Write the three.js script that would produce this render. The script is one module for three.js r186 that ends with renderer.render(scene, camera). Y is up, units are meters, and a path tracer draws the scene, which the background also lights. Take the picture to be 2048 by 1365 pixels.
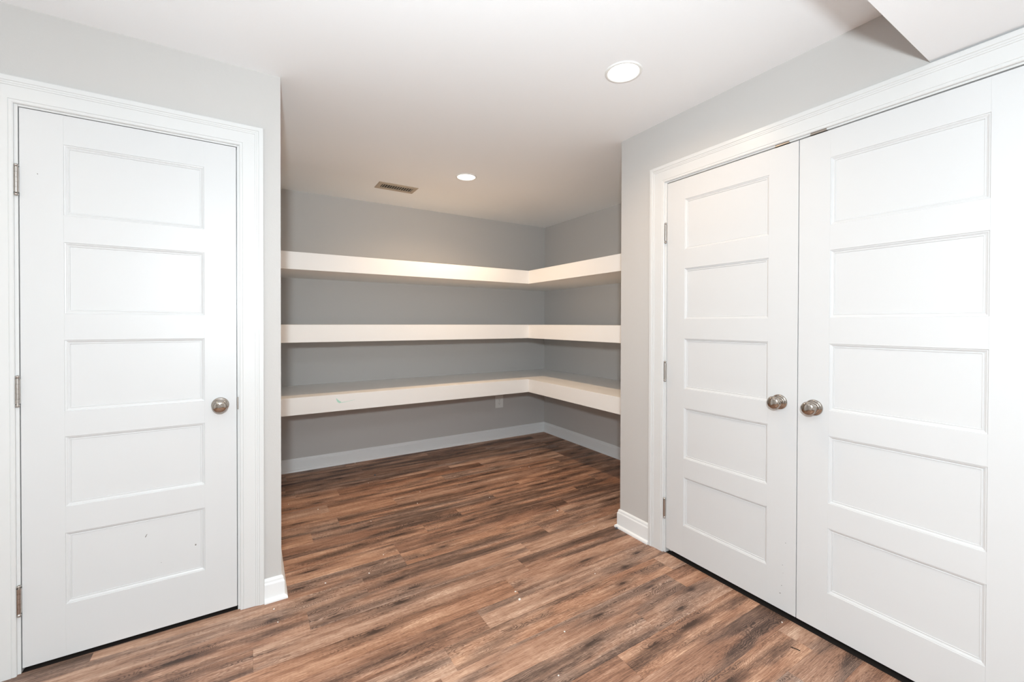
import * as THREE from 'three';
import { mergeGeometries, toCreasedNormals } from 'three/addons/utils/BufferGeometryUtils.js';
import { RoundedBoxGeometry } from 'three/addons/geometries/RoundedBoxGeometry.js';

// ---------------------------------------------------------------- camera, lights, exposure
const scene = new THREE.Scene();
scene.background = new THREE.Color(0x000000);
const FOCAL = 847.129, AXIS_Y = 654.2;                       // pixels of the 2048 x 1365 frame
const camera = new THREE.PerspectiveCamera(2 * Math.atan(682.5 / FOCAL) * 180 / Math.PI, 2048 / 1365, 0.03, 40);
camera.setViewOffset(2048, 1365, 0, 682.5 - AXIS_Y, 2048, 1365);
{
  const yaw = 0.5543, pitch = -0.0076, roll = 0.0023;
  const f = new THREE.Vector3(Math.sin(yaw) * Math.cos(pitch), Math.sin(pitch), -Math.cos(yaw) * Math.cos(pitch));
  const r = new THREE.Vector3(Math.cos(yaw), 0, Math.sin(yaw)), u = new THREE.Vector3().crossVectors(r, f);
  const r2 = r.clone().multiplyScalar(Math.cos(roll)).addScaledVector(u, Math.sin(roll));
  const u2 = u.clone().multiplyScalar(Math.cos(roll)).addScaledVector(r, -Math.sin(roll));
  camera.quaternion.setFromRotationMatrix(new THREE.Matrix4().makeBasis(r2, u2, f.clone().negate()));
  camera.position.set(0, 1.2757, 0);
}
scene.add(camera);
const renderer = new THREE.WebGLRenderer();
renderer.toneMapping = THREE.LinearToneMapping;
renderer.toneMappingExposure = 1.14;
renderer.shadowMap.enabled = true;
const LIGHT = {
  lamp: { color: new THREE.Color().setRGB(1, 0.69, 0.42), front: 1.35, alcove: 4.5, room: 0.6 },  // room: power of the ambient lamps added out of view
  flash: { color: new THREE.Color().setRGB(0.89, 1.0, 1.06), power: 9.7, fillBeam: 3.2 },
};

// ---------------------------------------------------------------- measures of the place (metres, y up, camera above the origin)
const H = 2.4101;                                             // ceiling
const ZL = -2.2341, XL = 0.1224;                              // wall with the single door, and its free end
const ZB = -4.0668, XR = 2.9693;                              // alcove back wall and right wall
const XC = 1.971, ZE = -1.8917;                               // closet wall and its free end
const X0 = -1.9, Z1 = 1.8;                                    // the rest of the room, behind the camera
const XS = 2.285, ZS = -3.3859;                               // front faces of the shelves
const SOFFIT_Z = -0.4818, SOFFIT_Y = 2.1661;

// ---------------------------------------------------------------- small helpers
const used = new Map();
function numbered(name) {
  const n = used.get(name) ?? 0; used.set(name, n + 1);
  return n ? `${name}_${String(n).padStart(3, '0')}` : name;
}
let seed = 20240611;
function rnd() { seed = (seed * 1664525 + 1013904223) >>> 0; return seed / 4294967296; }
function mesh(name, geometry, material, parent, top = false) {
  const m = new THREE.Mesh(geometry, material);
  m.name = top ? numbered(name) : name; m.castShadow = m.receiveShadow = true;
  (parent ?? scene).add(m);
  return m;
}
function partName(parent, name) {
  const taken = parent.children.filter(c => c.name === name || c.name.startsWith(name + '_0')).length;
  return taken ? `${name}_${String(taken).padStart(3, '0')}` : name;
}
function part(parent, name, geometry, material, label) {
  const m = mesh(partName(parent, name), geometry, material, parent);
  if (label) m.userData.label = label;
  return m;
}
function group(name, label, category, o = {}) {
  const g = new THREE.Group(); g.name = numbered(name); scene.add(g);
  g.userData = { label, category };
  if (o.group) g.userData.group = o.group;
  if (o.at) g.position.set(...o.at);
  if (o.turn) g.rotation.y = o.turn;
  return g;
}
function structure(name, label, at = [0, 0, 0], turn = 0) {
  const g = new THREE.Group(); g.name = name; g.userData = { kind: 'structure', label }; g.position.set(...at); g.rotation.y = turn;
  scene.add(g); return g;
}
function box(x0, x1, y0, y1, z0, z1) {
  const g = new THREE.BoxGeometry(x1 - x0, y1 - y0, z1 - z0);
  g.translate((x0 + x1) / 2, (y0 + y1) / 2, (z0 + z1) / 2);
  const p = g.attributes.position, n = g.attributes.normal, uv = g.attributes.uv;   // uv in metres
  for (let i = 0; i < p.count; i++) {
    const ax = Math.abs(n.getX(i)), ay = Math.abs(n.getY(i));
    if (ax > 0.5) uv.setXY(i, p.getZ(i), p.getY(i)); else if (ay > 0.5) uv.setXY(i, p.getX(i), p.getZ(i)); else uv.setXY(i, p.getX(i), p.getY(i));
  }
  return g;
}
function soft(x0, x1, y0, y1, z0, z1, r = 0.001) {
  const g = new RoundedBoxGeometry(x1 - x0, y1 - y0, z1 - z0, 1, r);
  g.translate((x0 + x1) / 2, (y0 + y1) / 2, (z0 + z1) / 2);
  return g;
}
function flat(positions) {
  const g = new THREE.BufferGeometry();
  g.setAttribute('position', new THREE.Float32BufferAttribute(positions, 3));
  const uv = []; for (let i = 0; i < positions.length; i += 3) uv.push(positions[i] + positions[i + 2], positions[i + 1]);
  g.setAttribute('uv', new THREE.Float32BufferAttribute(uv, 2));
  g.computeVertexNormals();
  return g;
}
// a moulding: the profile [offset, height] carried along a 2D path with mitred corners; one geometry per straight run
function moulding(path, profile, to3, side = 1) {
  const at = path.map((p, i) => {
    const n = (a, b) => { const dx = b[0] - a[0], dy = b[1] - a[1], l = Math.hypot(dx, dy); return [-dy / l * side, dx / l * side]; };
    const a = i ? n(path[i - 1], p) : null, b = i < path.length - 1 ? n(p, path[i + 1]) : null;
    if (!a || !b) return a ?? b;
    const s = [a[0] + b[0], a[1] + b[1]], k = 2 / (s[0] * s[0] + s[1] * s[1]);
    return [s[0] * k, s[1] * k];
  });
  const pt = (i, q) => to3(path[i][0] + at[i][0] * q[0], path[i][1] + at[i][1] * q[0], q[1]);
  const runs = [];
  for (let i = 0; i + 1 < path.length; i++) {
    const P = [];
    for (let k = 0; k < profile.length; k++) {
      const q = profile[k], r = profile[(k + 1) % profile.length];
      const a = pt(i, q), b = pt(i + 1, q), c = pt(i + 1, r), d = pt(i, r);
      P.push(...a, ...b, ...c, ...a, ...c, ...d);
    }
    for (const e of [i, i + 1]) {
      const tris = THREE.ShapeUtils.triangulateShape(profile.map(q => new THREE.Vector2(...q)), []);
      for (const t of tris) for (const k of e === i ? t : [t[0], t[2], t[1]]) P.push(...pt(e, profile[k]));
    }
    // outward facing: flip if the signed volume is negative
    let v = 0;
    for (let j = 0; j < P.length; j += 9) v += P[j] * (P[j + 4] * P[j + 8] - P[j + 5] * P[j + 7]) - P[j + 1] * (P[j + 3] * P[j + 8] - P[j + 5] * P[j + 6]) + P[j + 2] * (P[j + 3] * P[j + 7] - P[j + 4] * P[j + 6]);
    if (v < 0) for (let j = 0; j < P.length; j += 9) for (let c = 0; c < 3; c++) [P[j + 3 + c], P[j + 6 + c]] = [P[j + 6 + c], P[j + 3 + c]];
    runs.push(flat(P));
  }
  return runs;
}
function lathe(points, seg = 48) { return toCreasedNormals(new THREE.LatheGeometry(points.map(p => new THREE.Vector2(...p)), seg), 0.5); }

// ---------------------------------------------------------------- noise and textures
function hash(ix, iy, s) { let h = (ix * 374761393 + iy * 668265263 + s * 2147483647) | 0; h = Math.imul(h ^ (h >>> 13), 1274126177); h ^= h >>> 16; return (h >>> 0) / 4294967296; }
function noise(x, y, s) {
  const ix = Math.floor(x), iy = Math.floor(y), fx = x - ix, fy = y - iy, ux = fx * fx * (3 - 2 * fx), uy = fy * fy * (3 - 2 * fy);
  const a = hash(ix, iy, s), b = hash(ix + 1, iy, s), c = hash(ix, iy + 1, s), d = hash(ix + 1, iy + 1, s);
  return (a + (b - a) * ux) * (1 - uy) + (c + (d - c) * ux) * uy;
}
function fbm(x, y, s, o = 3) { let v = 0, a = 0.5, t = 0; for (let i = 0; i < o; i++) { v += a * noise(x, y, s + i * 17); t += a; a *= 0.5; x *= 2.03; y *= 2.03; } return v / t; }
const sm = (a, b, x) => { const t = Math.min(1, Math.max(0, (x - a) / (b - a))); return t * t * (3 - 2 * t); };
function texture(w, h, f, srgb, repeat) {
  const d = new Uint8Array(w * h * 4);
  for (let j = 0; j < h; j++) for (let i = 0; i < w; i++) {
    const c = f(i, j), k = (j * w + i) * 4;
    for (let q = 0; q < 3; q++) d[k + q] = Math.max(0, Math.min(255, Math.round(c[q])));
    d[k + 3] = 255;
  }
  const t = new THREE.DataTexture(d, w, h, THREE.RGBAFormat);
  t.wrapS = t.wrapT = THREE.RepeatWrapping; t.magFilter = THREE.LinearFilter; t.minFilter = THREE.LinearMipmapLinearFilter; t.generateMipmaps = true;
  if (srgb) t.colorSpace = THREE.SRGBColorSpace;
  if (repeat) t.repeat.set(...repeat);
  t.needsUpdate = true;
  return t;
}
// roller-painted plasterboard: a fine stipple, one tile is 0.5 m
const stipple = texture(512, 512, (i, j) => {
  const w = (a, p) => { const x = i / 512 * p, y = j / 512 * p; let v = 0; for (let o = 0; o < 2; o++) { const q = p * (o + 1), X = x * (o + 1), Y = y * (o + 1); const ix = Math.floor(X), iy = Math.floor(Y), fx = X - ix, fy = Y - iy; const m = n => ((n % q) + q) % q; const h = (u, t) => hash(m(u), m(t), a + o); v += (h(ix, iy) * (1 - fx) + h(ix + 1, iy) * fx) * (1 - fy) + (h(ix, iy + 1) * (1 - fx) + h(ix + 1, iy + 1) * fx) * fy; } return v / 2; };
  const v = 255 * (0.6 * w(3, 128) + 0.4 * w(9, 40)); return [v, v, v];
}, false, [2, 2]);
const std = (o) => new THREE.MeshStandardMaterial(o);
const srgb = (r, g, b) => new THREE.Color(`rgb(${r},${g},${b})`);
const M = {
  wall: std({ color: srgb(197, 194, 191), roughness: 0.75, bumpMap: stipple, bumpScale: 0.00025 }),
  ceiling: std({ color: srgb(248, 249, 250), roughness: 0.9, bumpMap: stipple, bumpScale: 0.0002 }),
  trim: std({ color: srgb(216, 216, 215), roughness: 0.32 }),
  board: std({ color: srgb(235, 236, 236), roughness: 0.4 }),
  door: std({ color: srgb(211, 211, 211), roughness: 0.38 }),
  shelf: std({ color: srgb(242, 241, 239), roughness: 0.5, bumpMap: stipple, bumpScale: 0.0001 }),
  nickel: std({ color: new THREE.Color().setRGB(0.44, 0.40, 0.36), metalness: 1, roughness: 0.06 }),
  satin: std({ color: new THREE.Color().setRGB(0.50, 0.47, 0.44), metalness: 1, roughness: 0.28 }),
  vent: std({ color: srgb(182, 168, 150), metalness: 0, roughness: 0.5 }),
  dark: std({ color: srgb(22, 20, 18), roughness: 0.9 }),
  plastic: std({ color: srgb(235, 235, 232), roughness: 0.35 }),
  slot: std({ color: srgb(60, 58, 55), roughness: 0.6 }),
  scuff: std({ color: srgb(132, 126, 120), roughness: 0.8 }),
  speck: std({ color: srgb(40, 38, 36), roughness: 0.8 }),
  teal: std({ color: srgb(182, 226, 210), roughness: 0.6 }),
  crumb: std({ color: srgb(238, 232, 224), roughness: 0.9 }),
  grey: std({ color: srgb(92, 96, 104), roughness: 0.6 }),
  plate: std({ color: new THREE.Color().setRGB(0.40, 0.37, 0.34), metalness: 1, roughness: 0.35 }),
  twig: std({ color: srgb(48, 38, 30), roughness: 0.8 }),
  black: std({ color: srgb(25, 25, 26), roughness: 0.5 }),
  shade_subfloor: std({ color: srgb(38, 30, 25), roughness: 0.9 }),  // near-black colour stands in for the shade in the gaps under the doors
  lens: std({ color: srgb(250, 248, 244), emissive: new THREE.Color().setRGB(1, 0.95, 0.86), emissiveIntensity: 2.2, roughness: 0.6 }),
  flash: std({ color: srgb(250, 250, 250), emissive: new THREE.Color(1, 1, 1), emissiveIntensity: 1.5, roughness: 0.6 }),
};

// ---------------------------------------------------------------- floor: oak-look planks, laid along x
const PLANK_W = 0.1275, PLANK_L = 1.22, ROW0 = -1.163;
const woodLight = [208, 176, 153], woodMid = [157, 119, 97], woodDark = [82, 58, 46];
function woodTexture(s) {
  const W = 2048, Hh = 216, r = (k) => hash(k, 7, s * 31 + 5);
  const c = 0.02 + 0.09 * r(1), d0 = 0.006 + 0.03 * r(2), slope = (r(3) < 0.5 ? -1 : 1) * (0.03 + 0.07 * r(8)), tone = (r(4) - 0.5) * 0.26, grey = 0.25 + r(5) * 0.5;
  const knots = []; const nk = r(6) < 0.15 ? 0 : r(6) < 0.6 ? 1 : 2;
  for (let k = 0; k < nk; k++) knots.push([0.1 + 1.0 * r(10 + k * 5), 0.02 + 0.085 * r(11 + k * 5), 0.04 + 0.06 * r(12 + k * 5), 0.009 + 0.012 * r(13 + k * 5), 0.03 + 0.04 * r(14 + k * 5)]);
  const height = new Float32Array(W * Hh);
  const col = texture(W, Hh, (i, j) => {
    const u = i / W * PLANK_L, v = j / Hh * PLANK_W;
    const wv = (fbm(u * 3.5, v * 11, s + 100, 3) - 0.5) * 0.07, wu = (fbm(u * 14, v * 26, s + 200, 3) - 0.5) * 0.02;
    let ph = Math.hypot(v - c + wv, d0) + slope * u + wu, kd = 0, near = 0;
    for (const [ku, kv, ka, kb, kp] of knots) {
      const e = ((u - ku) / ka) ** 2 + ((v - kv) / kb) ** 2;
      ph += kp * Math.exp(-e * 0.35); near = Math.max(near, Math.exp(-e * 0.22)); kd = Math.max(kd, Math.exp(-e * 4));
    }
    const rp = ph * 300 + 0.5 * fbm(u * 40, v * 300, s + 300, 2), f = rp - Math.floor(rp);
    const rings = sm(0.4, 0.85, f) * (1 - sm(0.88, 1, f));
    const zone = sm(0.42, 0.68, fbm(u * 2.6, v * 17, s + 400, 3));                     // where the figure shows
    const fig = Math.max(zone, near);
    const streak = fbm(u * 2.4, v * 60, s + 500, 4) - 0.5;
    const cloud = fbm(u * 5, v * 22, s + 550, 3) - 0.5;
    const fibre = fbm(u * 26, v * 800, s + 600, 2) - 0.5;
    const pore = sm(0.66, 0.86, noise(u * 70, v * 1100, s + 700));
    const lift = sm(0.4, 0.6, fbm(u * 4, v * 24, s + 800, 2)) * sm(0.62, 0.82, noise(u * 55, v * 1000, s + 900));
    let t = 0.58 + tone + 0.62 * streak + 0.4 * cloud - 0.38 * rings * (0.2 + 0.8 * fig) + 0.55 * fibre - 0.2 * (fig - 0.4) + 0.3 * lift * (1 - 0.5 * rings) - 0.2 * pore - 0.6 * kd;
    height[j * W + i] = 0.5 + 0.35 * fibre - 0.3 * rings * fig - 0.35 * pore;
    t = Math.max(-0.1, Math.min(1.25, t));
    const a = t < 0.5 ? woodDark : woodMid, b = t < 0.5 ? woodMid : woodLight, k = t < 0.5 ? t * 2 : t * 2 - 1;
    const g = grey * fig * 0.55, o = [0, 1, 2].map(q => a[q] + (b[q] - a[q]) * k), m = (o[0] + o[1] + o[2]) / 3;
    return o.map(q => q + (m - q) * g);
  }, true);
  const bump = texture(W, Hh, (i, j) => { const v = 255 * height[j * W + i]; return [v, v, v]; }, false);
  return [col, bump];
}
const woods = [];
for (let s = 0; s < 9; s++) {
  const [map, bumpMap] = woodTexture(s + 1);
  for (const tint of [0xffffff, 0xf1e9e4, 0xfff4ea]) woods.push(std({ map, bumpMap, bumpScale: 0.00035, color: tint, roughness: 0.58 }));
}
const floor = structure('floor', 'brown oak-look plank floor');
part(floor, 'shade_subfloor', box(X0 - 0.1, XR + 0.1, -0.12, -0.008, ZB - 0.1, Z1 + 0.1), M.shade_subfloor);
// a plank, or the piece [x0, x1] x [z0, z1] of one, measured from the plank's own corner
function plankGeometry(l, off, flip, x0, x1, z0, z1) {
  off *= Math.max(0, 1 - l / PLANK_L);
  const su = Math.max(l, PLANK_L), g = 0.00012, b = 0.0005, d = -0.0075, P = [];
  x0 += g; x1 -= g; z0 += g; z1 -= g;
  const top = [[x0 + b, 0, z0 + b], [x1 - b, 0, z0 + b], [x1 - b, 0, z1 - b], [x0 + b, 0, z1 - b]];
  const rim = [[x0, -b, z0], [x1, -b, z0], [x1, -b, z1], [x0, -b, z1]], low = rim.map(p => [p[0], d, p[2]]);
  const quad = (a, c, e, f) => P.push(...a, ...e, ...c, ...a, ...f, ...e);
  quad(...top);
  for (let i = 0; i < 4; i++) { const n = (i + 1) % 4; quad(rim[i], rim[n], top[n], top[i]); quad(low[i], low[n], rim[n], rim[i]); }
  const geo = flat(P), uv = [];
  for (let i = 0; i < P.length; i += 3) uv.push(0.002 + 0.996 * (flip ? 1 - off - P[i] / su : off + P[i] / su), (flip ? 1 - P[i + 2] / PLANK_W : P[i + 2] / PLANK_W) * 0.98 + 0.01);
  geo.setAttribute('uv', new THREE.Float32BufferAttribute(uv, 2));
  return geo;
}
{ // end joints seen in the photograph, per row counted from the row whose near edge is at ROW0
  const seen = { '-1': [1.199], 0: [1.446], 1: [1.8], 2: [0.646], 3: [0.853], 4: [1.08], 5: [0.008], 6: [0.212, 1.335], 7: [0.475, 1.549], 8: [0.704, 1.813], 9: [0.704], 10: [0.925], 11: [1.2], 12: [0.312], 13: [0.483, 1.824], 14: [0.883, 2.223], 15: [0.457, 2.434], 16: [1.36] };
  let last = -1;
  for (let k = 22; k >= -29; k--) {
    const zn = Math.min(ROW0 - PLANK_W * k, Z1), zf = Math.max(ROW0 - PLANK_W * (k + 1), ZB);
    if (zn - zf < 0.01) continue;
    const behind = zn < ZL, left = behind ? XL - 0.05 : X0, right = zf > ZE ? XC + 0.004 : XR;   // planks cut short so the near-black slab paints the shade under the doors
    const cuts = (seen[k] ?? [left + 1.22 * rnd()]).slice();
    while (cuts[0] - PLANK_L > left + 0.1) cuts.unshift(cuts[0] - PLANK_L);
    while (cuts[cuts.length - 1] + PLANK_L < right - 0.1) cuts.push(cuts[cuts.length - 1] + PLANK_L);
    const xs = [left, ...cuts.filter(x => x > left + 0.03 && x < right - 0.03), right];
    for (let i = 0; i + 1 < xs.length; i++) {
      let m; do m = Math.floor(rnd() * woods.length); while (Math.floor(m / 3) === last); last = Math.floor(m / 3);
      const l = xs[i + 1] - xs[i], w = zn - zf, off = rnd(), flip = rnd() < 0.5, under = ZL - 0.004 - zf;
      const pieces = [];
      if (zf < ZL && zn > ZL && xs[i] < XL) {                     // the row that runs along under the single door's wall
        const s = Math.min(l, XL - 0.002 - xs[i]);
        pieces.push([0, s, under, w]); if (s < l) pieces.push([s, l, 0, w]);
      } else pieces.push([0, l, 0, w]);
      for (const q of pieces) part(floor, 'plank', plankGeometry(l, off, flip, ...q), woods[m]).position.set(xs[i], 0, zf);
    }
  }
}

// ---------------------------------------------------------------- room shell
function wall(name, label, boxes) { const w = mesh(name, mergeGeometries(boxes), M.wall); w.userData = { kind: 'structure', label }; return w; }
const GAP = 0.003, JAMB = 0.018;
const D1 = { a: -0.7047, w: 0.6545, bottom: 0.0186, top: 2.0506 };                                  // single door, along x
const D2 = { a: -1.5484, w: 0.6603, bottom: 0.0279, top: 2.0521 }, D3 = { ...D2, a: -0.8851 };      // closet pair, along z
const O1 = [D1.a - GAP - JAMB, D1.a + D1.w + GAP + JAMB, D1.top + GAP + JAMB];
const O2 = [D2.a - GAP - JAMB, D3.a + D3.w + GAP + JAMB, D2.top + 0.005 + JAMB];
const T = 0.12;
wall('wall_left', 'light grey painted wall around the single white door', [box(X0, O1[0], 0, H, ZL - T, ZL), box(O1[1], XL, 0, H, ZL - T, ZL), box(O1[0], O1[1], O1[2], H, ZL - T, ZL)]);
wall('wall_alcove_left', 'grey wall closing the left side of the shelf alcove', [box(XL - T, XL, 0, H, ZB, ZL - T)]);
wall('wall_back', 'grey back wall of the alcove behind the shelves', [box(X0 - T, XR + T, 0, H, ZB - T, ZB)]);
wall('wall_alcove_right', 'grey right wall of the alcove beside the shelves', [box(XR, XR + T, 0, H, ZB, Z1)]);
wall('wall_right', 'light grey painted wall around the double closet doors', [box(XC, XC + T, 0, H, ZE, O2[0]), box(XC, XC + T, 0, H, O2[1], Z1), box(XC, XC + T, O2[2], H, O2[0], O2[1]), box(XC + T, XR, 0, H, ZE, ZE + T)]);
wall('wall_far_left', 'grey wall on the far left of the room', [box(X0 - T, X0, 0, H, ZB, Z1)]);
wall('wall_front', 'grey wall behind the camera', [box(X0 - T, XR + T, 0, H, Z1, Z1 + T)]);
const ceiling = mesh('ceiling', box(X0 - T, XR + T, H, H + 0.12, ZB - T, Z1 + T), M.ceiling);
ceiling.userData = { kind: 'structure', label: 'flat white painted ceiling' };
const soffit = mesh('ceiling_soffit', box(X0, XC, SOFFIT_Y, H, SOFFIT_Z, 0.75), M.ceiling);
soffit.userData = { kind: 'structure', label: 'white boxed soffit hanging below the ceiling above the closet doors' };

// ---------------------------------------------------------------- baseboards with shoe moulding
const boardProfile = (h) => [[0, 0], [0.026, 0], [0.026, 0.006], [0.0235, 0.0125], [0.0185, 0.0165], [0.0135, 0.0185], [0.0135, h - 0.026], [0.0125, h - 0.022], [0.0095, h - 0.018], [0.009, h - 0.009], [0.0065, h - 0.003], [0.003, h], [0, h]];
function baseboard(name, label, path, h, side) {
  const g = structure(name, label);
  for (const run of moulding(path, boardProfile(h), (a, b, y) => [a, y, b], side)) part(g, 'board', run, M.board);
}
const CAS1 = [D1.a - 0.012, D1.a + D1.w + 0.012], CW1 = 0.0924, CAS2 = [D2.a - 0.015, D3.a + D3.w + 0.015], CW2 = 0.0955;
baseboard('baseboard_left', 'white baseboard and shoe moulding wrapping the end of the single-door wall', [[CAS1[1] + CW1, ZL], [XL, ZL], [XL, ZB + 0.0001]], 0.104, 1);
baseboard('baseboard_far_left', 'white baseboard along the wall left of the single door', [[X0, ZL], [CAS1[0] - CW1, ZL]], 0.104, 1);
baseboard('baseboard_back', 'white baseboard along the alcove back and right walls', [[XL + 0.026, ZB], [XR, ZB], [XR, ZE]], 0.112, 1);
baseboard('baseboard_right', 'white baseboard and shoe moulding at the closet wall corner', [[XR - 0.026, ZE], [XC, ZE], [XC, CAS2[0] - CW2]], 0.115, 1);
baseboard('baseboard_front', 'white baseboard along the closet wall behind the camera', [[XC, CAS2[1] + CW2], [XC, Z1]], 0.115, 1);

// ---------------------------------------------------------------- door casings and jambs
const casingProfile = (w) => [[0, 0], [0, 0.008], [0.003, 0.0105], [0.010, 0.0105], [0.0115, 0.0095], [0.013, 0.0115], [w - 0.034, 0.0125], [w - 0.033, 0.0145], [w - 0.027, 0.0145], [w - 0.026, 0.016], [w - 0.020, 0.016], [w - 0.018, 0.0185], [w - 0.003, 0.0185], [w, 0.0165], [w, 0]];
function casing(g, u0, u1, top, w) {
  const runs = moulding([[u0, 0], [u0, top], [u1, top], [u1, 0]], casingProfile(w), (a, b, h) => [a, b, h], 1);
  part(g, 'side_casing', runs[0], M.trim); part(g, 'head_casing', runs[1], M.trim); part(g, 'side_casing', runs[2], M.trim);
}
function jambs(g, o, inner, headGap) {
  part(g, 'jamb', soft(o[0], o[0] + JAMB, 0, o[2], -T, 0, 0.0012), M.trim);
  part(g, 'jamb', soft(o[1] - JAMB, o[1], 0, o[2], -T, 0, 0.0012), M.trim);
  part(g, 'head_jamb', soft(o[0] + JAMB, o[1] - JAMB, o[2] - JAMB, o[2], -T, 0, 0.0012), M.trim);
  part(g, 'door_stop', mergeGeometries([box(o[0] + JAMB, o[0] + JAMB + 0.011, 0, o[2] - JAMB, -0.075, -0.038), box(o[1] - JAMB - 0.011, o[1] - JAMB, 0, o[2] - JAMB, -0.075, -0.038), box(o[0] + JAMB + 0.011, o[1] - JAMB - 0.011, o[2] - JAMB - 0.011, o[2] - JAMB, -0.075, -0.038)]), M.trim);
}
const trim1 = structure('trim_1', 'white stepped casing around the single door', [0, 0, ZL]);
casing(trim1, CAS1[0], CAS1[1], D1.top + 0.010, CW1); jambs(trim1, O1);
part(trim1, 'strike_plate', soft(D1.a + D1.w + 0.0015, D1.a + D1.w + 0.0075, 0.893, 0.948, -0.004, 0.0035, 0.001), M.plate, 'small nickel strike plate lip beside the knob');
const trim2 = structure('trim_2', 'white stepped casing around the closet double doors', [XC, 0, 0], -Math.PI / 2);
casing(trim2, CAS2[0], CAS2[1], D2.top + 0.012, CW2); jambs(trim2, O2);
for (const [a, b] of [[-0.984, -0.923], [-0.846, -0.785]]) {
  part(trim2, 'catch_plate', mergeGeometries([soft(a, b, O2[2] - JAMB - 0.0022, O2[2] - JAMB - 0.0002, -0.03, 0.004, 0.0006), soft(a + 0.002, b - 0.002, O2[2] - JAMB - 0.002, O2[2] - JAMB + 0.008, 0.0002, 0.0026, 0.0006)]), M.plate, 'thin nickel catch plate on the head jamb');
}

// ---------------------------------------------------------------- panel doors
const panelProfile = [[0, 0], [0.0012, -0.0022], [0.0045, -0.0028], [0.0058, -0.0042], [0.0105, -0.0068], [0.0118, -0.0058], [0.0142, -0.0058], [0.0152, -0.0082]];
function panelGeometry(x0, x1, y0, y1) {
  const P = [], ring = (q) => [[x0 + q[0], y0 + q[0], q[1]], [x1 - q[0], y0 + q[0], q[1]], [x1 - q[0], y1 - q[0], q[1]], [x0 + q[0], y1 - q[0], q[1]]];
  for (let k = 0; k + 1 < panelProfile.length; k++) {
    const a = ring(panelProfile[k]), b = ring(panelProfile[k + 1]);
    for (let i = 0; i < 4; i++) { const n = (i + 1) % 4; P.push(...a[i], ...a[n], ...b[n], ...a[i], ...b[n], ...b[i]); }
  }
  const f = ring(panelProfile[panelProfile.length - 1]); P.push(...f[0], ...f[1], ...f[2], ...f[0], ...f[2], ...f[3]);
  const back = [[x0, y0, -0.026], [x1, y0, -0.026], [x1, y1, -0.026], [x0, y1, -0.026]], rim = ring(panelProfile[0]);
  P.push(...back[0], ...back[2], ...back[1], ...back[0], ...back[3], ...back[2]);
  for (let i = 0; i < 4; i++) { const n = (i + 1) % 4; P.push(...back[i], ...back[n], ...rim[n], ...back[i], ...rim[n], ...rim[i]); }
  return flat(P);
}
const smoothProfile = (pts, n) => new THREE.CatmullRomCurve3(pts.map(p => new THREE.Vector3(p[0], p[1], 0)), false, 'centripetal').getPoints(n).map(p => [Math.max(p.x, 0.0001), p.y]);
const turned = (parts, seg = 56) => mergeGeometries(parts.map(p => new THREE.LatheGeometry(p.map(q => new THREE.Vector2(...q)), seg))).rotateX(Math.PI / 2);
const knobBall = turned([
  smoothProfile([[0.0001, 0.0625], [0.006, 0.0623], [0.012, 0.0615], [0.0175, 0.0600], [0.0222, 0.0576], [0.0254, 0.0543], [0.0270, 0.0505]], 40),
  smoothProfile([[0.0270, 0.0505], [0.0280, 0.0496], [0.0284, 0.0482], [0.0280, 0.0468], [0.0268, 0.0460]], 16),
  smoothProfile([[0.0268, 0.0460], [0.0264, 0.0420], [0.0240, 0.0375], [0.0190, 0.0335], [0.0140, 0.0305], [0.0116, 0.0265], [0.0112, 0.0215], [0.0120, 0.0165]], 40)]);
const rose = turned([
  smoothProfile([[0.0118, 0.0172], [0.0165, 0.0170], [0.0180, 0.0158], [0.0186, 0.0135]], 16),
  smoothProfile([[0.0186, 0.0135], [0.0215, 0.0126], [0.0240, 0.0112], [0.0250, 0.0088]], 16),
  smoothProfile([[0.0250, 0.0088], [0.0280, 0.0080], [0.0310, 0.0062], [0.0325, 0.0034], [0.0327, 0.0004]], 20)]);
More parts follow.
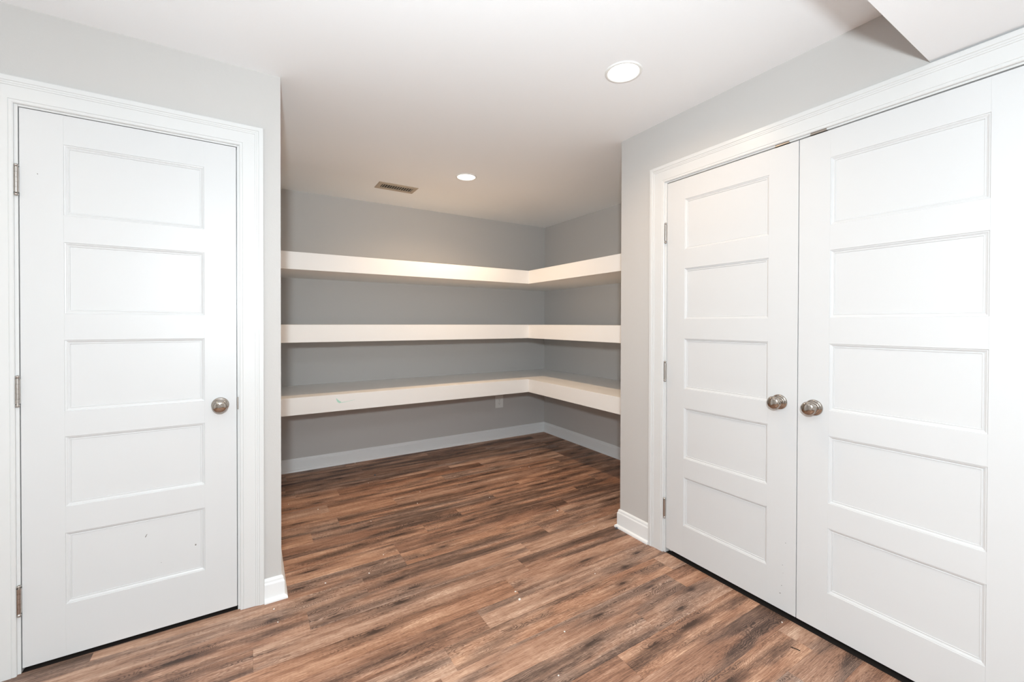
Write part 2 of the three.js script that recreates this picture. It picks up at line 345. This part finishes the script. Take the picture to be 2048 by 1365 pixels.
function makeDoor(name, label, d, at, turn, panels, stile, knob, hinges) {
  const g = structure(name, label, at, turn), x = [0, stile, stile + panels.w, d.w], h = d.top - d.bottom;
  part(g, 'stile', soft(x[0], x[1], 0, h, -0.035, 0, 0.0004), M.door);
  part(g, 'stile', soft(x[2], x[3], 0, h, -0.035, 0, 0.0004), M.door);
  const ys = [0, ...panels.y.flatMap(([t, b]) => [t, b]).reverse().map(v => v - d.bottom), h];
  for (let i = 0; i < ys.length; i += 2) part(g, 'rail', soft(x[1], x[2], ys[i], ys[i + 1], -0.035, -0.0001, 0.0003), M.door);
  for (let i = 1; i + 1 < ys.length; i += 2) part(g, 'panel', panelGeometry(x[1], x[2], ys[i], ys[i + 1]), M.door);
  const k = new THREE.Group(); k.name = 'door_knob'; k.userData.label = 'round polished nickel door knob'; k.position.set(knob[0], knob[1] - d.bottom, 0); g.add(k);
  mesh('handle', knobBall, M.nickel, k); mesh('rose', rose, M.nickel, k);
  for (const y of hinges ?? []) {
    const hg = new THREE.Group(); hg.name = partName(g, 'hinge'); hg.userData.label = 'nickel butt hinge with ball tips'; hg.position.set(-0.0055, y - d.bottom, 0.0075); g.add(hg);
    for (let i = 0; i < 5; i++) mesh(i ? `knuckle_00${i}` : 'knuckle', new THREE.CylinderGeometry(0.0068, 0.0068, 0.0176, 20).translate(0, (i - 2) * 0.0181, 0), M.satin, hg);
    const tip = new THREE.LatheGeometry([[0.0036, 0.0445], [0.0034, 0.0475], [0.0052, 0.0485], [0.0068, 0.0512], [0.0066, 0.0540], [0.0045, 0.0566], [0.0001, 0.0577]].map(q => new THREE.Vector2(...q)), 20);
    mesh('finial', tip, M.satin, hg); mesh('finial_001', tip.clone().rotateX(Math.PI), M.satin, hg);
    mesh('leaf', box(0.003, 0.0062, -0.0445, 0.0445, -0.03, 0.0005), M.satin, hg);
  }
  return g;
}
const P1 = { w: 0.4265, y: [[1.942, 1.677], [1.577, 1.309], [1.210, 0.9415], [0.8465, 0.582], [0.4825, 0.213]] };
const P2 = { w: 0.4305, y: [[1.942, 1.673], [1.5725, 1.302], [1.198, 0.930], [0.828, 0.5565], [0.4565, 0.195]] };
const door1 = makeDoor('door_1', 'single white five-panel door with nickel knob and hinges on its left', D1, [D1.a, D1.bottom, ZL - 0.0005], 0, P1, 0.113, [D1.w - 0.06, 0.919], [1.788, 1.028, 0.27]);
const door2 = makeDoor('door_2', 'left leaf of the white five-panel closet doors', D2, [XC + 0.0005, D2.bottom, D2.a], -Math.PI / 2, P2, 0.110, [D2.w - 0.0705, 0.936], [1.7805, 1.0128, 0.25]);
const door3 = makeDoor('door_3', 'right leaf of the white five-panel closet doors', D3, [XC + 0.0005, D3.bottom, D3.a], -Math.PI / 2, P2, 0.1125, [0.0605, 0.9335], null);
function scuffs(door, d, spots, m, label) {
  for (const [u, y, w, h, a, z] of spots) part(door, 'scuff', new THREE.SphereGeometry(1, 8, 6).scale(w * 0.4, h * 0.4, 0.0004).rotateZ(a).translate(u - d.a, y - d.bottom, z), m, label);
}
scuffs(door1, D1, [[-0.3612, 0.4068, 0.004, 0.013, -0.5, -0.0081], [-0.3585, 0.4125, 0.006, 0.003, 0.3, -0.0081], [-0.1985, 0.3275, 0.007, 0.009, 0, -0.0081], [-0.3127, 0.2846, 0.003, 0.003, 0, -0.0081], [-0.659, 1.8197, 0.003, 0.006, 0.5, 0.0001]], M.scuff, 'small grey scuff in the paint');
scuffs(door2, D2, [[-0.9293, 0.3272, 0.004, 0.0028, 0, 0.0001], [-0.9408, 0.2259, 0.003, 0.003, 0, 0.0001], [-0.9385, 0.192, 0.002, 0.002, 0, 0.0001], [-0.9443, 0.1343, 0.0035, 0.0035, 0, 0.0001], [-0.9502, 0.0982, 0.007, 0.0035, 0, 0.0001]], M.speck, 'tiny dark nick in the paint');

// ---------------------------------------------------------------- floating corner shelves
function lShape(dx) { return new THREE.Shape([[XL, ZS - dx], [XS + dx, ZS - dx], [XS + dx, ZE - 0.0005], [XR, ZE - 0.0005], [XR, ZB], [XL, ZB]].map(([x, z]) => new THREE.Vector2(x, -z))); }
function slab(dx, y0, y1) { const g = new THREE.ExtrudeGeometry(lShape(dx), { depth: y1 - y0, bevelEnabled: false }); g.rotateX(-Math.PI / 2); g.translate(0, y0, 0); return g; }
function shelf(label, b, t) {
  const g = group('corner_shelf', label, 'shelf', { group: 'white L-shaped floating shelves in the alcove' }), F = 0.018;
  part(g, 'top_board', slab(F, t - 0.016, t - 0.0002), M.shelf); part(g, 'bottom_board', slab(F, b + 0.0005, b + 0.012), M.shelf);
  part(g, 'front_board', soft(XL, XS + F, b, t, ZS - F, ZS, 0.0015), M.shelf);
  part(g, 'front_board', soft(XS, XS + F, b, t, ZS - 0.0005, ZE - 0.0005, 0.0015), M.shelf);
  return g;
}
shelf('topmost of the three white L-shaped wall shelves, nearest the ceiling', 1.6601, 1.7856);
shelf('middle of the three white L-shaped wall shelves, at eye level', 1.1362, 1.2649);
const low = shelf('lowest of the three white L-shaped wall shelves, with a teal smear on its front', 0.6156, 0.7407);
{
  const blob = new THREE.Shape(); blob.moveTo(0, 0.024); blob.bezierCurveTo(0.006, 0.018, 0.016, 0.004, 0.03, -0.004); blob.bezierCurveTo(0.038, -0.007, 0.037, -0.014, 0.026, -0.016); blob.bezierCurveTo(0.012, -0.014, 0.002, 0.0, 0, 0.024);
  const a = new THREE.ExtrudeGeometry(blob, { depth: 0.0004, bevelEnabled: false }).translate(0.549, 0.691, ZS);
  const line = new THREE.Shape([[0.585, 0.6755], [0.63, 0.682], [0.684, 0.69], [0.684, 0.6912], [0.63, 0.6838], [0.585, 0.679]].map(p => new THREE.Vector2(...p)));
  const b = new THREE.ExtrudeGeometry(line, { depth: 0.0003, bevelEnabled: false }).translate(0, 0, ZS);
  part(low, 'paint_smear', mergeGeometries([a, b]), M.teal, 'pale teal paint smear');
}

// ---------------------------------------------------------------- ceiling fittings
function recessedLight(label, x, z, power) {
  const g = group('recessed_light', label, 'ceiling light', { at: [x, H, z] });
  part(g, 'trim_ring', lathe([[0.068, -0.002], [0.0695, -0.0045], [0.073, -0.006], [0.079, -0.005], [0.082, -0.002], [0.082, 0], [0.068, 0], [0.068, -0.002]].reverse(), 64), M.plastic);
  part(g, 'lens', new THREE.CylinderGeometry(0.0678, 0.0678, 0.003, 48).translate(0, -0.0018, 0), M.lens, 'glowing white round lens');
  const l = new THREE.SpotLight(LIGHT.lamp.color, power, 0, 1.42, 0.6, 2); l.name = 'lamp_light'; l.position.set(0, -0.012, 0); l.target.position.set(0, -1, 0); l.shadow.radius = 1.8; l.castShadow = true; g.add(l, l.target);
}
recessedLight('glowing round ceiling light in front of the alcove, the larger of the two in view', 1.4318, -1.3651, LIGHT.lamp.front);
recessedLight('glowing round ceiling light inside the alcove above the shelves', 1.4246, -2.9784, LIGHT.lamp.alcove);
recessedLight('added unseen round ceiling light to the left of the camera near the single door', -0.95, -1.3651, LIGHT.lamp.room);  // this and the next two are added out of view for ambient light
recessedLight('added unseen round ceiling light behind the camera on the closet side', 1.3, 1.3, LIGHT.lamp.room);
recessedLight('added unseen round ceiling light behind the camera on the far left', -1.0, 1.3, LIGHT.lamp.room);
{
  const x0 = 0.8825, x1 = 1.2065, z0 = -3.609, z1 = -3.437, X = (x0 + x1) / 2, Z = (z0 + z1) / 2, w = (x1 - x0) / 2, d = (z1 - z0) / 2, iw = 0.128, id = 0.043;
  const g = group('ceiling_vent', 'small beige metal air vent in the alcove ceiling beside the light', 'vent', { at: [X, H, Z] });
  const P = [], r = (a, b, y) => [[-a, y, -b], [a, y, -b], [a, y, b], [-a, y, b]], rings = [r(w, d, 0), r(w, d, -0.002), r(w - 0.006, d - 0.006, -0.006), r(iw + 0.004, id + 0.004, -0.006), r(iw, id, -0.004), r(iw, id, 0)];
  for (let k = 0; k + 1 < rings.length; k++) for (let i = 0; i < 4; i++) { const n = (i + 1) % 4, a = rings[k], b = rings[k + 1]; P.push(...a[i], ...b[n], ...a[n], ...a[i], ...b[i], ...b[n]); }
  part(g, 'frame', flat(P.map(v => v)), M.vent);
  part(g, 'duct', box(-iw, iw, -0.0012, -0.0004, -id, id), M.dark, 'dark opening behind the slats');
  for (let i = 0; i < 13; i++) part(g, 'slat', box(-0.0008, 0.0008, -0.0042, 0.0034, -id, id).rotateZ(0.55).translate(-iw + (i + 0.5) * 2 * iw / 13, -0.0035, 0), M.vent);
}

// ---------------------------------------------------------------- wall outlet
{
  const g = group('wall_outlet', 'white wall outlet low on the alcove back wall under the lowest shelf', 'outlet', { at: [2.352, 0.41, ZB] });
  part(g, 'cover_plate', soft(-0.0495, 0.0495, -0.068, 0.068, 0, 0.006, 0.0025), M.plastic);
  for (const y of [0.022, -0.022]) {
    const f = part(g, 'receptacle', soft(-0.017, 0.017, y - 0.0145, y + 0.0145, 0.0055, 0.0078, 0.002), M.plastic);
    mesh('slot', mergeGeometries([box(-0.008, -0.0058, y - 0.002, y + 0.008, 0.0074, 0.0081), box(0.0055, 0.0077, y - 0.001, y + 0.007, 0.0074, 0.0081), new THREE.CylinderGeometry(0.0024, 0.0024, 0.0007, 14).rotateX(Math.PI / 2).translate(0, y - 0.0085, 0.00775)].map(q => q.index ? q.toNonIndexed() : q)), M.slot, f);
  }
  part(g, 'screw', new THREE.CylinderGeometry(0.003, 0.0032, 0.0015, 16).rotateX(Math.PI / 2).translate(0, 0, 0.0065), M.satin);
}

// ---------------------------------------------------------------- bits left on the floor
const lump = (s, k) => { const g = new THREE.IcosahedronGeometry(1, 1), p = g.attributes.position; for (let i = 0; i < p.count; i++) { const f = 0.75 + 0.5 * hash(Math.round(p.getX(i) * 50), Math.round(p.getY(i) * 50 + p.getZ(i) * 90), k); p.setXYZ(i, p.getX(i) * f, p.getY(i) * f, p.getZ(i) * f); } g.computeVertexNormals(); g.scale(s, s * 0.6, s * 0.8); g.computeBoundingBox(); return g.translate(0, -g.boundingBox.min.y, 0); };
const crumbs = [
  [0.812, -4.02, 'white plaster crumb at the foot of the back baseboard'], [0.802, -3.466, 'white plaster crumb just in front of the small grey pebble'],
  [0.228, -3.346, 'white plaster crumb by the free end of the left wall, farthest left in the alcove'], [0.394, -3.151, 'white plaster crumb a little right of the leftmost alcove crumb'],
  [0.66, -2.783, 'white plaster crumb in the middle of the left alcove floor'], [1.091, -3.078, 'thin white plaster crumb below the middle of the lowest shelf'],
  [1.006, -2.89, 'white plaster crumb just in front of the thin one below the shelves'], [0.623, -2.344, 'white plaster crumb at the alcove mouth, nearest the single door wall end'],
  [2.338, -3.428, 'rearmost of the four white crumbs by the dark right corner of the alcove'], [2.26, -3.312, 'second from the back of the four white crumbs by the dark alcove corner'],
  [2.028, -3.129, 'front left of the four white crumbs by the dark alcove corner'], [2.107, -3.111, 'front right of the four white crumbs by the dark alcove corner'],
  [1.49, -2.715, 'white plaster crumb alone in the centre of the alcove floor'], [1.493, -1.603, 'white plaster crumb on the open floor in front of the left closet door'],
  [1.104, -1.365, 'white plaster crumb on the open floor, right of a plank end joint'], [0.089, -2.151, 'white plaster crumb right under the shoe moulding beside the single door'],
  [0.099, -2.048, 'white plaster crumb a hand in front of the one by the single door moulding'], [1.93, -0.921, 'white plaster crumb in the gap under the left closet door'],
  [0.514, -2.208, 'white plaster crumb at the alcove mouth, in front of the single door wall end'], [1.837, -1.983, 'white plaster crumb beside the shoe moulding corner at the closet wall'],
  [0.947, -1.205, 'white plaster crumb nearest the camera at the bottom edge of the photo'], [0.312, -2.235, 'white plaster crumb just right of the single door wall end'],
];
const crumbGeo = [lump(0.004, 1), lump(0.003, 2), lump(0.0034, 3)];
for (const [i, [x, z, label]] of crumbs.entries()) {
  const c = mesh('plaster_crumb', crumbGeo[i % 3], M.crumb, null, true); c.position.set(x, 0, z); c.rotation.y = rnd() * 6;
  c.userData = { label, category: 'crumb', group: 'plaster crumbs on the floor' };
}
function bit(name, geo, mat, at, label, category) { const c = mesh(name, geo, mat, null, true); c.position.set(...at); c.userData = { label, category }; return c; }
bit('plaster_flake', lump(0.0062, 5), M.crumb, [1.055, 0, -1.633], 'white plaster flake on the floor mid-frame, the largest of the crumbs', 'flake');
bit('plaster_flake', lump(0.0042, 6), M.crumb, [1.07, 0, -1.692], 'small white plaster flake just behind the largest flake', 'flake');
bit('plaster_flake', lump(0.0055, 8), M.crumb, [1.777, 0, -2.278], 'white plaster flake at the end of a curled dark fibre', 'flake');
bit('pebble', lump(0.0075, 7), M.grey, [0.888, 0, -3.608], 'small grey pebble on the floor by the alcove back wall', 'pebble');
bit('rubber_plug', lump(0.0085, 9), M.grey, [1.937, 0, -1.889], 'dark grey round plug at the outer corner of the shoe moulding', 'plug');
const tube = (pts, r) => new THREE.TubeGeometry(new THREE.CatmullRomCurve3(pts.map(p => new THREE.Vector3(...p))), 16, r, 6);
bit('fibre', tube([[-0.004, 0.0012, -0.06], [0.01, 0.0012, -0.04], [0.008, 0.0012, -0.015], [0.0, 0.0012, 0.012]], 0.0012), M.twig, [1.798, 0, -2.325], 'thin curled dark fibre lying on the floor', 'fibre');
bit('splinter', tube([[-0.006, 0.0018, -0.016], [0, 0.0018, 0], [0.004, 0.0018, 0.014]], 0.0018), M.twig, [1.8185, 0, -0.817], 'short dark wood splinter on the floor near the closet doors', 'splinter');

// ---------------------------------------------------------------- the photographer's flash, just above and behind the camera
{
  const g = group('flash_lamp', 'flash head with a white diffuser on a thin black stand, behind the viewpoint', 'flash lamp', { at: [-0.1, 0, 0.15], turn: -0.5543 });
  part(g, 'diffuser', new THREE.SphereGeometry(0.055, 32, 20).translate(0, 1.53, 0), M.flash);
  part(g, 'flash_head', lathe([[0.0001, 0], [0.03, 0], [0.036, 0.012], [0.036, 0.09], [0.03, 0.1], [0.0001, 0.1]], 32).rotateX(Math.PI / 2).translate(0, 1.53, 0.05), M.black);
  part(g, 'pole', new THREE.CylinderGeometry(0.009, 0.011, 1.46, 20).translate(0, 0.765, 0.07), M.black);
  for (let i = 0; i < 3; i++) part(g, 'leg', tube([[0, 0.22, 0], [0.16, 0.1, 0], [0.3, 0.008, 0]], 0.008).rotateY(Math.PI / 2 - Math.PI + i * 2.094 + 0.0).translate(0, 0, 0.07), M.black);
  const l = new THREE.PointLight(LIGHT.flash.color, LIGHT.flash.power, 0, 2); l.name = 'flash_light'; l.position.set(0, 1.53, 0); l.shadow.radius = 2.75; l.castShadow = true; g.add(l);
  const b = new THREE.SpotLight(LIGHT.flash.color, LIGHT.flash.fillBeam, 0, 0.74, 1, 2); b.name = 'ceiling_fill_beam'; b.position.set(0, 1.53, 0); b.target.position.set(0, 2.41, -3.1); b.shadow.radius = 2.75; b.castShadow = true; g.add(b, b.target);   // extra upward beam, added to brighten the ceiling
}

renderer.render(scene, camera);
